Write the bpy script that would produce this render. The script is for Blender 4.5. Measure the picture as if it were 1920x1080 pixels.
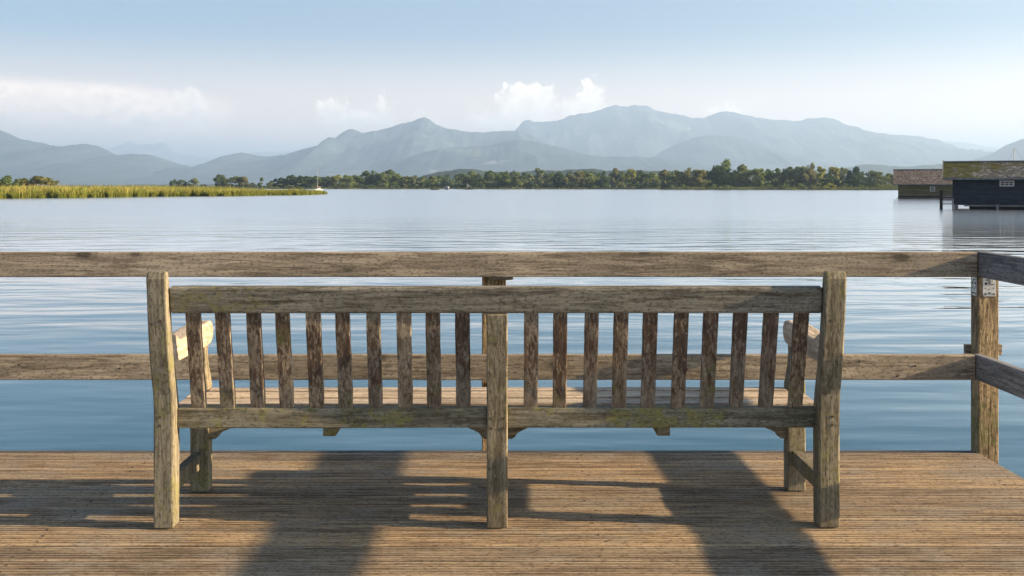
import bpy, math, random
from mathutils import Vector, noise as mnoise
R = math.radians
sc = bpy.context.scene
for o in list(bpy.data.objects):
    bpy.data.objects.remove(o)
COL = sc.collection

# ------------------------------------------------------------------ camera, light, exposure
WZ = 0.0                      # water level
DECK = 0.75                   # deck surface above the water
EYE = 1.198                   # camera above the deck
CAMZ = DECK + EYE
FPX = 1950.0                  # focal length in pixels of a 1920 wide frame
HZ = 349.0                    # pixel row of the horizon
cam = bpy.data.cameras.new('camera')
cam.sensor_width = 36
cam.lens = 36 * FPX / 1920
cam.shift_y = -(540 - HZ) / 1920
cam.clip_start = 0.05
cam.clip_end = 200000
cob = bpy.data.objects.new('camera', cam)
COL.objects.link(cob)
cob.location = (0, 0, CAMZ)
cob.rotation_euler = (R(90), 0, 0)
sc.camera = cob

SUN = Vector((1.0, -0.11, 0.305)).normalized()      # towards the sun
SUN_EL = math.asin(SUN.z)
SUN_AZ = math.atan2(SUN.x, SUN.y)
sun = bpy.data.lights.new('sun', 'SUN')
sun.energy = 5.0
sun.angle = R(0.55)
sun.color = (1.0, 0.755, 0.47)
sob = bpy.data.objects.new('sun', sun)
COL.objects.link(sob)
sob.rotation_euler = (-SUN).to_track_quat('-Z', 'Y').to_euler()
sob.location = SUN * 50

sc.view_settings.view_transform = 'Standard'
sc.view_settings.look = 'None'
sc.view_settings.exposure = 1.90
sc.view_settings.gamma = 1
sc.view_settings.use_curve_mapping = False
sc.render.engine = 'CYCLES'
cy = sc.cycles
cy.use_denoising = True
cy.max_bounces = 6
cy.diffuse_bounces = 3
cy.glossy_bounces = 3
cy.transmission_bounces = 4
cy.volume_bounces = 1
cy.transparent_max_bounces = 12
cy.sample_clamp_indirect = 8


class NT:
    """small node-tree writer"""
    def __init__(self, tree):
        self.t = tree
        self.n = tree.nodes
        self.l = tree.links

    def put(self, sock, v):
        if isinstance(v, bpy.types.NodeSocket):
            self.l.new(v, sock)
        elif v is not None:
            if hasattr(sock, 'default_value'):
                try:
                    sock.default_value = v
                except Exception:
                    sock.default_value = (*v, 1.0)

    def node(self, typ, ins=None, **props):
        nd = self.n.new(typ)
        for k, v in props.items():
            setattr(nd, k, v)
        for k, v in (ins or {}).items():
            self.put(nd.inputs[k], v)
        return nd

    def m(self, op, a, b=None, c=None, clamp=False):
        nd = self.n.new('ShaderNodeMath')
        nd.operation = op
        nd.use_clamp = clamp
        for i, v in enumerate((a, b, c)):
            if v is not None:
                self.put(nd.inputs[i], v)
        return nd.outputs[0]

    def v(self, op, a, b=None, out=0):
        nd = self.n.new('ShaderNodeVectorMath')
        nd.operation = op
        self.put(nd.inputs[0], a)
        if b is not None:
            self.put(nd.inputs[1], b)
        return nd.outputs[out]

    def noise(self, vec, scale, detail=4, rough=0.55, dist=0.0):
        return self.node('ShaderNodeTexNoise', {'Vector': vec, 'Scale': scale, 'Detail': detail, 'Roughness': rough, 'Distortion': dist}).outputs['Fac']

    def mix(self, f, a, b, blend='MIX'):
        nd = self.n.new('ShaderNodeMix')
        nd.data_type = 'RGBA'
        nd.blend_type = blend
        self.put(nd.inputs[0], f)
        self.put(nd.inputs[6], a if isinstance(a, bpy.types.NodeSocket) else (*a, 1))
        self.put(nd.inputs[7], b if isinstance(b, bpy.types.NodeSocket) else (*b, 1))
        return nd.outputs[2]

    def ss(self, x, lo, hi, a=0.0, b=1.0):
        nd = self.n.new('ShaderNodeMapRange')
        nd.interpolation_type = 'SMOOTHSTEP'
        for i, v in enumerate((x, lo, hi, a, b)):
            self.put(nd.inputs[i], v)
        return nd.outputs[0]


def px_az(x):
    return math.atan((x - 960) / FPX)


# ------------------------------------------------------------------ sky with low cumulus along the mountains
world = bpy.data.worlds.new('World')
sc.world = world
world.use_nodes = True
world.cycles.sampling_method = 'MANUAL'
world.cycles.sample_map_resolution = 512
W = NT(world.node_tree)
bg = W.n['Background']
bg.inputs[1].default_value = 0.044
sky = W.node('ShaderNodeTexSky', sky_type='NISHITA', sun_disc=False)
sky.sun_elevation = SUN_EL
sky.sun_rotation = SUN_AZ
sky.altitude = 500
sky.air_density = 1.0
sky.dust_density = 1.6
sky.ozone_density = 3.0
gen = W.node('ShaderNodeTexCoord').outputs['Generated']
sep = W.node('ShaderNodeSeparateXYZ', {0: gen})
az = W.m('ARCTAN2', sep.outputs[0], sep.outputs[1])
el = W.m('ARCSINE', sep.outputs[2])
ae = W.node('ShaderNodeCombineXYZ', {0: az, 1: el, 2: 0.0}).outputs[0]
big = W.node('ShaderNodeTexNoise', {'Vector': ae, 'Scale': 30.0, 'Detail': 1.0, 'Roughness': 0.5})
fine = W.node('ShaderNodeTexNoise', {'Vector': ae, 'Scale': 95.0, 'Detail': 5.0, 'Roughness': 0.64})
warp = W.v('ADD', W.v('SCALE', W.v('SUBTRACT', fine.outputs['Color'], (.5, .5, .5))), (0, 0, 0))
warp.node.inputs[0].links[0].from_node.inputs['Scale'].default_value = 0.042
wae = W.v('ADD', ae, warp)


def blob(x, y, rx, ry, src):
    d = W.v('SUBTRACT', src, (px_az(x), (HZ - y) / FPX, 0))
    d = W.v('MULTIPLY', d, (FPX / rx, FPX / ry, 0))
    return W.v('LENGTH', d, out=1)


def cloud(blobs, soft, src):
    acc = None
    for b in blobs:
        v = blob(*b, src)
        acc = v if acc is None else W.node('ShaderNodeMath', {0: acc, 1: v, 2: 0.35}, operation='SMOOTH_MIN').outputs[0]
    return W.ss(acc, 1.0 + soft, 1.0 - soft)


puffs = cloud([(985, 196, 52, 36), (960, 170, 18, 14), (1012, 180, 30, 20), (960, 232, 80, 18),
               (1108, 182, 24, 30), (1090, 210, 50, 22),
               (352, 200, 26, 19), (372, 222, 15, 16), (625, 206, 28, 18), (670, 226, 70, 16), (718, 198, 13, 18),
               (1362, 212, 32, 10), (265, 238, 38, 13)],
              0.20, wae)
sheet = cloud([(110, 212, 250, 40), (-260, 210, 340, 44), (330, 225, 90, 34), (-900, 215, 500, 40)], 0.35, W.v('ADD', ae, W.v('SCALE', warp)))
sheet_warp = 0.25
for nd in W.n:
    if nd.type == 'VECT_MATH' and nd.operation == 'SCALE' and nd.inputs['Scale'].default_value == 1.0:
        nd.inputs['Scale'].default_value = sheet_warp
# the same kind of low cumulus all round the horizon, beyond the frame
ring = W.m('MULTIPLY', W.ss(W.m('ADD', big.outputs['Fac'], W.m('MULTIPLY', W.m('SUBTRACT', fine.outputs['Fac'], 0.5), 0.5)), 0.50, 0.66),
           W.ss(el, 0.10, 0.02))
ring = W.m('MULTIPLY', ring, 0.45)
lit = W.ss(fine.outputs['Fac'], 0.3, 0.7, 0.80, 1.10)
skyc = sky.outputs[0]
cl_col = W.v('SCALE', (15.5, 13.0, 10.4))
W.put(cl_col.node.inputs['Scale'], lit)
sh_col = W.v('SCALE', (17.5, 13.8, 10.8))
W.put(sh_col.node.inputs['Scale'], lit)
veil = W.mix(W.ss(el, .15, .01, 0.0, .88), skyc, (20.0, 13.6, 9.4))      # creamy haze bank all round the horizon
c1 = W.mix(W.m('MULTIPLY', sheet, 0.85), veil, sh_col)
c2 = W.mix(ring, c1, sh_col)
c3 = W.mix(W.m('MULTIPLY', puffs, 0.85), c2, cl_col)
W.l.new(c3, bg.inputs[0])


# ------------------------------------------------------------------ object helpers
def link(o, parent=None):
    COL.objects.link(o)
    if parent is not None:
        o.parent = parent
    return o


def tag(o, label=None, cat=None, group=None, kind=None):
    if label: o['label'] = label
    if cat: o['category'] = cat
    if group: o['group'] = group
    if kind: o['kind'] = kind
    return o


def empty(name, loc=(0, 0, 0), rz=0.0):
    o = bpy.data.objects.new(name, None)
    o.location = loc
    o.rotation_euler = (0, 0, rz)
    o.empty_display_size = 0.2
    return link(o)


class MB:
    def __init__(self):
        self.v, self.f, self.mi = [], [], []

    def add(self, vs, fs, mi=0):
        b = len(self.v)
        self.v += [tuple(p) for p in vs]
        self.f += [tuple(b + i for i in f) for f in fs]
        self.mi += [mi] * len(fs)

    def box(self, x0, x1, y0, y1, z0, z1, mi=0):
        vs = [(x0, y0, z0), (x1, y0, z0), (x1, y1, z0), (x0, y1, z0), (x0, y0, z1), (x1, y0, z1), (x1, y1, z1), (x0, y1, z1)]
        self.add(vs, [(0, 3, 2, 1), (4, 5, 6, 7), (0, 1, 5, 4), (1, 2, 6, 5), (2, 3, 7, 6), (3, 0, 4, 7)], mi)

    def loops(self, rings, mi=0, cap=True):
        n = len(rings[0])
        vs = [p for r in rings for p in r]
        fs = []
        for k in range(len(rings) - 1):
            for i in range(n):
                j = (i + 1) % n
                fs.append((k * n + i, k * n + j, (k + 1) * n + j, (k + 1) * n + i))
        if cap:
            fs.append(tuple(reversed(range(n))))
            fs.append(tuple(range((len(rings) - 1) * n, len(rings) * n)))
        self.add(vs, fs, mi)

    def tube(self, p0, p1, r0, r1, n=8, mi=0):
        p0, p1 = Vector(p0), Vector(p1)
        d = (p1 - p0).normalized()
        u = d.orthogonal().normalized()
        w = d.cross(u)
        self.loops([[p + (u * math.cos(a) + w * math.sin(a)) * r for a in [2 * math.pi * i / n for i in range(n)]]
                    for p, r in ((p0, r0), (p1, r1))], mi)

    def mesh(self, name, mats, smooth=False):
        me = bpy.data.meshes.new(name)
        me.from_pydata(self.v, [], self.f)
        for m in (mats if isinstance(mats, (list, tuple)) else [mats]):
            me.materials.append(m)
        if any(self.mi):
            me.polygons.foreach_set('material_index', self.mi)
        if smooth:
            me.polygons.foreach_set('use_smooth', [True] * len(me.polygons))
        me.update()
        return me

    def build(self, name, mats, parent=None, smooth=False):
        return link(bpy.data.objects.new(name, self.mesh(name, mats, smooth)), parent)


def rrect(hw, hh, r, seg=2):
    pts = []
    for cx, cy_, a0 in ((hw - r, hh - r, 0), (-hw + r, hh - r, 90), (-hw + r, -hh + r, 180), (hw - r, -hh + r, 270)):
        for k in range(seg + 1):
            a = R(a0 + 90 * k / seg)
            pts.append((cx + r * math.cos(a), cy_ + r * math.sin(a)))
    return pts


RNG = random.Random(7)


def sweep(mb, secs, r=0.006, wob=0.0005, mi=0, seg=2):
    """secs: (centre, u axis, v axis, half width, half height); rounded long edges and ends, slightly uneven"""
    full = []
    for k, s in enumerate(secs):
        full.append((*s, 1.0))
    rings = []
    def ring(c, u, v, hw, hh, ins):
        c, u, v = Vector(c), Vector(u), Vector(v)
        ps = []
        for a, b in rrect(hw - ins, hh - ins, min(r, hw - ins - 1e-4, hh - ins - 1e-4), seg):
            j = Vector((RNG.gauss(0, wob), RNG.gauss(0, wob), RNG.gauss(0, wob * .3)))
            ps.append(c + u * a + v * b + j)
        return ps
    c0, c1 = Vector(secs[0][0]), Vector(secs[1][0])
    e0, e1 = Vector(secs[-2][0]), Vector(secs[-1][0])
    d0, d1 = (c1 - c0).normalized(), (e1 - e0).normalized()
    rings.append(ring(*secs[0], r * .6))
    s = secs[0]
    rings.append(ring(c0 + d0 * r * .7, *s[1:], 0))
    for s in secs[1:-1]:
        rings.append(ring(*s, 0))
    s = secs[-1]
    rings.append(ring(e1 - d1 * r * .7, *s[1:], 0))
    rings.append(ring(*s, r * .6))
    mb.loops(rings, mi)


def beam(mb, p0, p1, w, h, up=(0, 0, 1), r=0.006, step=0.12, wob=0.0004, mi=0, drift=0.0010):
    p0, p1, up = Vector(p0), Vector(p1), Vector(up).normalized()
    d = (p1 - p0)
    L = d.length
    d.normalize()
    u = d.cross(up).normalized()
    v = u.cross(d).normalized()
    n = max(2, int(L / step) + 1)
    secs = []
    ph = RNG.random() * 50
    for k in range(n):
        t = k / (n - 1)
        off = u * (mnoise.noise((ph + t * L * 2, 0, 0)) * drift) + v * (mnoise.noise((ph + t * L * 2, 9, 0)) * drift)
        secs.append((p0 + d * (L * t) + off, u, v, w / 2, h / 2))
    sweep(mb, secs, r, wob, mi)


def prism(mb, pts, axis, a, b, mi=0):
    """extrude polygon pts (2-D) along an axis from a to b; axis 'x': pts=(y,z); 'y': pts=(x,z); 'z': pts=(x,y)"""
    def P(p, t):
        return (t, p[0], p[1]) if axis == 'x' else ((p[0], t, p[1]) if axis == 'y' else (p[0], p[1], t))
    mb.loops([[P(p, a) for p in pts], [P(p, b) for p in pts]], mi)


# ------------------------------------------------------------------ materials
def new_mat(name):
    m = bpy.data.materials.new(name)
    m.use_nodes = True
    t = NT(m.node_tree)
    return m, t, t.n['Principled BSDF']


def simple(name, col, rough=0.8, metal=0.0, var=0.0, scale=4.0, col2=None):
    m, t, p = new_mat(name)
    co = t.node('ShaderNodeTexCoord').outputs['Object']
    if col2 or var:
        f = t.ss(t.noise(co, scale, 5, .6), .35, .65)
        c = t.mix(f, col, col2 or tuple(x * (1 - var) for x in col))
        t.l.new(c, p.inputs['Base Color'])
    else:
        p.inputs['Base Color'].default_value = (*col, 1)
    p.inputs['Roughness'].default_value = rough
    p.inputs['Metallic'].default_value = metal
    p.inputs['Specular IOR Level'].default_value = 0.25
    return m


AX = {'x': 0, 'y': 1, 'z': 2}


def wood(name, axis, light, dark, fibre=70.0, lichen=None, lich_amt=0.5, peel=None, peel_amt=0.5, knots=False, tone=None,
         bump=0.35, rough=0.82, crack=0.0, stretch=14.0, speck=None):
    dark = tuple(x * .74 for x in dark)
    m, t, p = new_mat(name)
    obj = t.node('ShaderNodeTexCoord').outputs['Object']
    rnd = t.node('ShaderNodeObjectInfo').outputs['Random']
    off = t.v('SCALE', (17.3, 31.7, 11.1))
    t.put(off.node.inputs['Scale'], rnd)
    co = t.v('ADD', obj, off)
    sc_f = [fibre] * 3
    sc_f[AX[axis]] = fibre / stretch
    sc_t = [7.0] * 3
    sc_t[AX[axis]] = 1.3
    cf = t.v('MULTIPLY', co, tuple(sc_f))
    ct = t.v('MULTIPLY', co, tuple(sc_t))
    wob = t.node('ShaderNodeTexNoise', {'Vector': ct, 'Scale': 1.0, 'Detail': 3.0})
    fib = t.noise(t.v('ADD', cf, wob.outputs['Color']), 1.0, 6, .65, .6)
    ton = t.noise(ct, 1.0, 4, .6)
    g = t.m('ADD', t.m('MULTIPLY', fib, 0.62), t.m('MULTIPLY', ton, 0.38))
    col = t.mix(t.ss(g, .39, .61), dark, light)
    # board-to-board difference
    hue = t.mix(t.m('FRACT', t.m('MULTIPLY', rnd, 7.31)), (0.76, 0.77, 0.80), (1.16, 1.08, 0.97))
    col = t.mix(1.0, col, hue, 'MULTIPLY')
    if tone:
        f2 = t.ss(t.noise(co, 3.1, 4, .6), .46, .66)
        col = t.mix(t.m('MULTIPLY', f2, .7), col, tone)
    height = fib
    if crack:
        sc_c = [95.0] * 3
        sc_c[AX[axis]] = 3.0
        ck = t.noise(t.v('MULTIPLY', co, tuple(sc_c)), 1.0, 3, .5, .3)
        ckf = t.ss(ck, .36, .30)
        col = t.mix(t.m('MULTIPLY', ckf, crack), col, tuple(x * .25 for x in dark))
        height = t.m('SUBTRACT', height, t.m('MULTIPLY', ckf, .8))
    if knots:
        sk = [7.5] * 3
        sk[AX[axis]] = 3.6
        vo = t.node('ShaderNodeTexVoronoi', {'Vector': t.v('ADD', t.v('MULTIPLY', co, tuple(sk)), t.v('MULTIPLY', wob.outputs['Color'], (.25, .25, .25))), 'Scale': 1.0})
        kf = t.ss(vo.outputs['Distance'], .17, .10)
        halo = t.ss(vo.outputs['Distance'], .32, .13)
        col = t.mix(t.m('MULTIPLY', halo, .35), col, tuple(x * .75 for x in dark))
        col = t.mix(t.m('MULTIPLY', kf, .75), col, tuple(x * .35 for x in dark))
    if peel:
        sp = [105.0] * 3
        sp[AX[axis]] = 22.0
        pn = t.noise(t.v('MULTIPLY', co, tuple(sp)), 1.0, 4, .6, .8)
        pz = t.noise(co, 5.0, 2, .5)
        zz = t.node('ShaderNodeSeparateXYZ', {0: obj}).outputs[2]
        pm = t.m('ADD', t.m('ADD', pn, t.m('MULTIPLY', t.m('SUBTRACT', pz, .5), 0.7)), t.ss(zz, .42, .66, -.10, .03))
        pf = t.ss(pm, .58 - .16 * peel_amt, .70 - .16 * peel_amt)
        pc = t.mix(t.ss(fib, .4, .6), peel, tuple(min(1, x * 2.2) for x in peel))
        col = t.mix(t.m('MULTIPLY', pf, .9), col, pc)
        height = t.m('ADD', height, t.m('MULTIPLY', pf, .5))
    if lichen:
        ln = t.noise(co, 21.0, 6, .7, .4)
        lz = t.noise(co, 2.3, 2, .5)
        lm = t.m('ADD', ln, t.m('MULTIPLY', t.m('SUBTRACT', lz, .5), 1.0))
        lf = t.ss(lm, .66 - .2 * lich_amt, .78 - .2 * lich_amt)
        col = t.mix(t.m('MULTIPLY', lf, .65), col, lichen)
    if speck:
        sn = t.noise(t.v('MULTIPLY', co, tuple([170.0 if i != AX[axis] else 45.0 for i in range(3)])), 1.0, 3, .6)
        col = t.mix(t.m('MULTIPLY', t.ss(sn, .54, .72), .5), col, speck)
    mo = t.noise(t.v('MULTIPLY', co, tuple([120.0 if i != AX[axis] else 60.0 for i in range(3)])), 1.0, 4, .65)
    col = t.mix(t.m('MULTIPLY', t.ss(mo, .50, .64), .65), col, tuple(x * .55 for x in dark))      # grime specks
    t.l.new(col, p.inputs['Base Color'])
    p.inputs['Roughness'].default_value = rough
    p.inputs['Specular IOR Level'].default_value = 0.25
    b = t.node('ShaderNodeBump', {'Strength': bump, 'Distance': 0.006, 'Height': height})
    t.l.new(b.outputs[0], p.inputs['Normal'])
    return m


LICH = (0.20, 0.19, 0.07)
GREEN = (0.13, 0.14, 0.045)
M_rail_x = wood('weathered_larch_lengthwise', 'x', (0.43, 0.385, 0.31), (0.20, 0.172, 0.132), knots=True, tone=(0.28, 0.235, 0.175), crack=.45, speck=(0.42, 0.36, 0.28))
M_rail_y = wood('weathered_larch_sideways_shade_tint', 'y', (0.33, 0.325, 0.32), (0.16, 0.157, 0.155), knots=True, crack=.5)  # same larch as the front rails, with bluish grey shade put into its colour
M_post = wood('rough_sawn_post', 'z', (0.50, 0.36, 0.19), (0.15, 0.10, 0.05), fibre=70, stretch=7, crack=.95, bump=1.0, lichen=GREEN, lich_amt=.1, speck=(0.62, 0.50, 0.33))
M_deck = wood('grooved_deck_board', 'x', (0.52, 0.395, 0.25), (0.25, 0.182, 0.118), fibre=75, stretch=22, tone=(0.33, 0.285, 0.22), crack=.4, bump=.3, speck=(0.46, 0.40, 0.33))
M_beam = wood('dark_edge_beam', 'x', (0.13, 0.12, 0.115), (0.06, 0.055, 0.05))
M_leg = wood('bench_leg_wood', 'z', (0.32, 0.29, 0.21), (0.155, 0.135, 0.09), lichen=LICH, lich_amt=.6, crack=.45, speck=(0.33, 0.31, 0.25))
M_brail = wood('bench_rail_wood', 'x', (0.28, 0.268, 0.22), (0.115, 0.105, 0.08), lichen=LICH, lich_amt=.55, crack=.6, speck=(0.36, 0.35, 0.31))
M_brail2 = wood('bench_lower_rail_wood', 'x', (0.29, 0.275, 0.205), (0.14, 0.128, 0.085), lichen=(0.22, 0.21, 0.05), lich_amt=.75, crack=.3, speck=(0.36, 0.35, 0.28))
M_slat = wood('bench_slat_flaking', 'z', (0.33, 0.285, 0.215), (0.19, 0.15, 0.105), peel=(0.050, 0.030, 0.021), peel_amt=.84, lichen=GREEN, lich_amt=.2)
M_seat = wood('bench_seat_wood', 'x', (0.66, 0.58, 0.47), (0.42, 0.345, 0.26), crack=.3)
M_arm = wood('bench_arm_wood', 'y', (0.56, 0.50, 0.42), (0.40, 0.34, 0.27), crack=.3)
M_dark = simple('dark_screw_head', (0.03, 0.025, 0.02), .6)
M_peg = simple('wooden_peg', (0.07, 0.055, 0.035), .8)
M_steel = simple('galvanised_plate', (0.58, 0.56, 0.52), .45, .75, .25, 30)

# ------------------------------------------------------------------ lake, far land, mountains
def water_mat():
    m, t, p = new_mat('lake_water')
    co = t.node('ShaderNodeTexCoord').outputs['Object']
    w1 = t.node('ShaderNodeTexNoise', {'Vector': t.v('MULTIPLY', co, (.10, .16, 1)), 'Scale': 1.0, 'Detail': 2.0})
    cw = t.v('ADD', co, t.v('MULTIPLY', w1.outputs['Color'], (1.6, 1.1, 0)))
    a = t.noise(t.v('MULTIPLY', cw, (.34, .95, 1)), 1.0, 2, .4)
    b = t.noise(t.v('MULTIPLY', cw, (1.0, 2.6, 1)), 1.0, 2, .5)
    c = t.noise(t.v('MULTIPLY', co, (5, 9, 1)), 1.0, 2, .5)
    calm = t.ss(t.noise(t.v('MULTIPLY', co, (.012, .045, 1)), 1.0, 3, .55), .35, .68, .35, 1.0)
    h = t.m('ADD', t.m('MULTIPLY', a, .062), t.m('ADD', t.m('MULTIPLY', b, .011), t.m('MULTIPLY', c, .0003)))
    h = t.m('MULTIPLY', h, calm)
    yy = t.node('ShaderNodeSeparateXYZ', {0: co}).outputs[1]
    h = t.m('MULTIPLY', h, t.ss(yy, 18, 85, 1.0, .22))
    bp = t.node('ShaderNodeBump', {'Strength': 1.0, 'Distance': 1.0, 'Height': h})
    t.n.remove(p)
    rough = t.ss(yy, 14, 80, .03, .19)                                # breeze roughens the open lake
    fr = t.node('ShaderNodeFresnel', {'IOR': 1.38, 'Normal': bp.outputs[0]}).outputs[0]
    fac = t.m('SUBTRACT', t.m('MULTIPLY', fr, 1.52), .105, clamp=True)
    body = t.node('ShaderNodeBsdfDiffuse', {'Color': (0.006, 0.072, 0.115, 1)})
    mir = t.node('ShaderNodeBsdfGlossy', {'Color': (1, 1, 1, 1), 'Roughness': rough, 'Normal': bp.outputs[0]})
    mx = t.node('ShaderNodeMixShader', {0: fac, 1: body.outputs[0], 2: mir.outputs[0]})
    t.l.new(mx.outputs[0], t.n['Material Output'].inputs['Surface'])
    return m


M_water = water_mat()
mb = MB()
xs = [-45000, -9000, -2000, -400, -60, 60, 400, 2000, 9000, 45000]
ys = [-9000, -1500, -200, -20, 20, 80, 300, 900, 2500, 9000, 45000]
vs = [(x, y, 0) for y in ys for x in xs]
fs = [(j * 10 + i, j * 10 + i + 1, j * 10 + i + 11, j * 10 + i + 10) for j in range(10) for i in range(9)]
mb.add(vs, fs)
lake = tag(mb.build('lake_water', M_water), 'calm blue lake with soft ripples between the deck and the far shore', None, None, 'structure')


def at(x, D):
    """world x of pixel column x at depth D"""
    return (x - 960) / FPX * D


def zat(y, D):
    return CAMZ + (HZ - y) / FPX * D


def dwater(y):
    return FPX * CAMZ / (y - HZ)


def interp(pts, x):
    if x <= pts[0][0]: return pts[0][1]
    for (x0, y0), (x1, y1) in zip(pts, pts[1:]):
        if x <= x1:
            t = (x - x0) / (x1 - x0)
            return y0 + (y1 - y0) * t
    return pts[-1][1]


def mount_mat(name, forest, meadow, rock, mscale=0.0012, mthr=.60):
    m, t, p = new_mat(name)
    co = t.node('ShaderNodeTexCoord').outputs['Object']
    nz = t.noise(t.v('MULTIPLY', co, (1, 1, 2.2)), mscale, 5, .6)
    n2 = t.noise(co, mscale * 6, 4, .6)
    col = t.mix(t.ss(n2, .3, .7), tuple(x * .7 for x in forest), tuple(x * 1.3 for x in forest))
    col = t.mix(t.ss(nz, mthr, mthr + .07), col, meadow)
    nr = t.noise(t.v('MULTIPLY', co, (1, 1, .35)), mscale * 3.5, 5, .65)
    col = t.mix(t.ss(nr, .66, .72), col, rock)
    t.l.new(col, p.inputs['Base Color'])
    p.inputs['Roughness'].default_value = 1
    p.inputs['Specular IOR Level'].default_value = 0
    return m


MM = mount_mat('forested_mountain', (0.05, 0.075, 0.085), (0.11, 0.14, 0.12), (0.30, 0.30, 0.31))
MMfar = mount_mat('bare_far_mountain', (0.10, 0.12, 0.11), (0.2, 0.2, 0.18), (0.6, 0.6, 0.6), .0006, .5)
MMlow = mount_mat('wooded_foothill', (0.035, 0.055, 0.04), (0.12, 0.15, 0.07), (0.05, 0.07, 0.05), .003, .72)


def mountain(name, label, pts, D, front, back, mat, seed, cols=240, rows=34, rough=1.0, foot=0.0):
    x0, x1 = pts[0][0], pts[-1][0]
    mb = MB()
    V = []
    for j in range(rows + 1):
        t = j / rows
        y = D - front + (front + back) * t
        k = (D - y) / front if y <= D else (y - D) / back     # 0 on the ridge, 1 at a foot
        for i in range(cols + 1):
            px = x0 + (x1 - x0) * i / cols
            X = at(px, D)
            jag = (mnoise.fractal((px * .045 + seed, seed * 3.1, 0), 1.0, 2.0, 4) * 2.2 + mnoise.fractal((px * .22, seed * 1.7, 5), 1.0, 2.0, 3) * 1.3) * rough
            H = max(0.0, zat(interp(pts, px) + jag, D))
            q = Vector((X / 900 + seed, y / 1500, seed * .7))
            spur = 1 - abs(mnoise.fractal(q, 1.0, 2.1, 5)) * 2
            fall = (1 - k) ** 1.15
            Z = H * fall * (1 + (spur - .45) * .36 * min(1, k * 2.4) * (1 - .3 * k))
            e = min(1, i / (cols * .02 + 1e-6), (cols - i) / (cols * .02 + 1e-6))
            if y < D:
                lim = CAMZ + (H - CAMZ) * (y / D) * .985
                Z = min(Z, max(0, lim))
            V.append((X, y + mnoise.noise((X / 700, y / 700, seed)) * front * .03 * (k > .02), max(Z, 0) + foot - (3.0 if k > .999 else 0)))
    n = cols + 1
    F = [(j * n + i, j * n + i + 1, (j + 1) * n + i + 1, (j + 1) * n + i) for j in range(rows) for i in range(cols)]
    mb.add(V, F)
    return tag(mb.build(name, mat, smooth=True), label, None, None, 'structure')


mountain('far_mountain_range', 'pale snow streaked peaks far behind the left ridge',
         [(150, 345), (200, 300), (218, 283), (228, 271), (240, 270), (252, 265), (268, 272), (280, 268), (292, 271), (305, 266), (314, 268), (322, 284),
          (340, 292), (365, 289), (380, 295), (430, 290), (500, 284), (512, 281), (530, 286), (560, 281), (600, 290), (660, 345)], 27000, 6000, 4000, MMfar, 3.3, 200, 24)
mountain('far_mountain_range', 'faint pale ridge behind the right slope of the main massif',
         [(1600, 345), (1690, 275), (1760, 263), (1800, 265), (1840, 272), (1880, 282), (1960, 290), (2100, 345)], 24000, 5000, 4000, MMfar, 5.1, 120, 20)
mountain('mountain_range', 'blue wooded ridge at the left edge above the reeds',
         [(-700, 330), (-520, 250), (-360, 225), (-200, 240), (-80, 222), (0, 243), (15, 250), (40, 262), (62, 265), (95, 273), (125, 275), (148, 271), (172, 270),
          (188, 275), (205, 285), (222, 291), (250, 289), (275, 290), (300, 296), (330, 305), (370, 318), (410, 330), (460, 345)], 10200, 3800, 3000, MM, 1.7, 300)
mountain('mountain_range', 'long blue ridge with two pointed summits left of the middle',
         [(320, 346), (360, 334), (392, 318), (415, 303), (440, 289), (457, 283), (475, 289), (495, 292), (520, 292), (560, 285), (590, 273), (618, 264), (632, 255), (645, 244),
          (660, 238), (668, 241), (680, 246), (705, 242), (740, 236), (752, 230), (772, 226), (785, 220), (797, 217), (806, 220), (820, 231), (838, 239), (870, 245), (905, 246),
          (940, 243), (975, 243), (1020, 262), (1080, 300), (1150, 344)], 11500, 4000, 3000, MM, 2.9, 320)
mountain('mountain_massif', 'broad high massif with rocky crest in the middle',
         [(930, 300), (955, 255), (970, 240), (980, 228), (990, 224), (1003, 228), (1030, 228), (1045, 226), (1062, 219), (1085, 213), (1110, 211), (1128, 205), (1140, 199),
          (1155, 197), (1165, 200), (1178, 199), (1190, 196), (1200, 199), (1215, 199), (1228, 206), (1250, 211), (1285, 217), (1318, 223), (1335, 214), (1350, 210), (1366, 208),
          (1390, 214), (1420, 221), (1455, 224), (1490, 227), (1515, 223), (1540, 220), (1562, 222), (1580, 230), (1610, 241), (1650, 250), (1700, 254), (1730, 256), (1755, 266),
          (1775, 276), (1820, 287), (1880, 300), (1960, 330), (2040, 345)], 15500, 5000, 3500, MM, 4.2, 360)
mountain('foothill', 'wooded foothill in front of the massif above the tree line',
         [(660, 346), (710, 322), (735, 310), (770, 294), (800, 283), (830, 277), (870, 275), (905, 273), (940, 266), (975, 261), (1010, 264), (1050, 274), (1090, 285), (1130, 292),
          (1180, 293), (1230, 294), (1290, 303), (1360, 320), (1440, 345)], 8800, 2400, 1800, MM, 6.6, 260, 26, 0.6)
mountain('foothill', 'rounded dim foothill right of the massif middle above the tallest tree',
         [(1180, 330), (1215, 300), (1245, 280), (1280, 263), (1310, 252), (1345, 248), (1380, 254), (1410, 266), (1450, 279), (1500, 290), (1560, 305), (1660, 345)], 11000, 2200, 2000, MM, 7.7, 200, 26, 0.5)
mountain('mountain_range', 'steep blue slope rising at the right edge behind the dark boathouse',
         [(1790, 345), (1840, 306), (1862, 294), (1880, 283), (1900, 274), (1920, 262), (1960, 245), (2050, 215), (2160, 205), (2300, 235), (2500, 260), (2700, 345)], 9500, 3000, 3000, MM, 8.4, 220)
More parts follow.
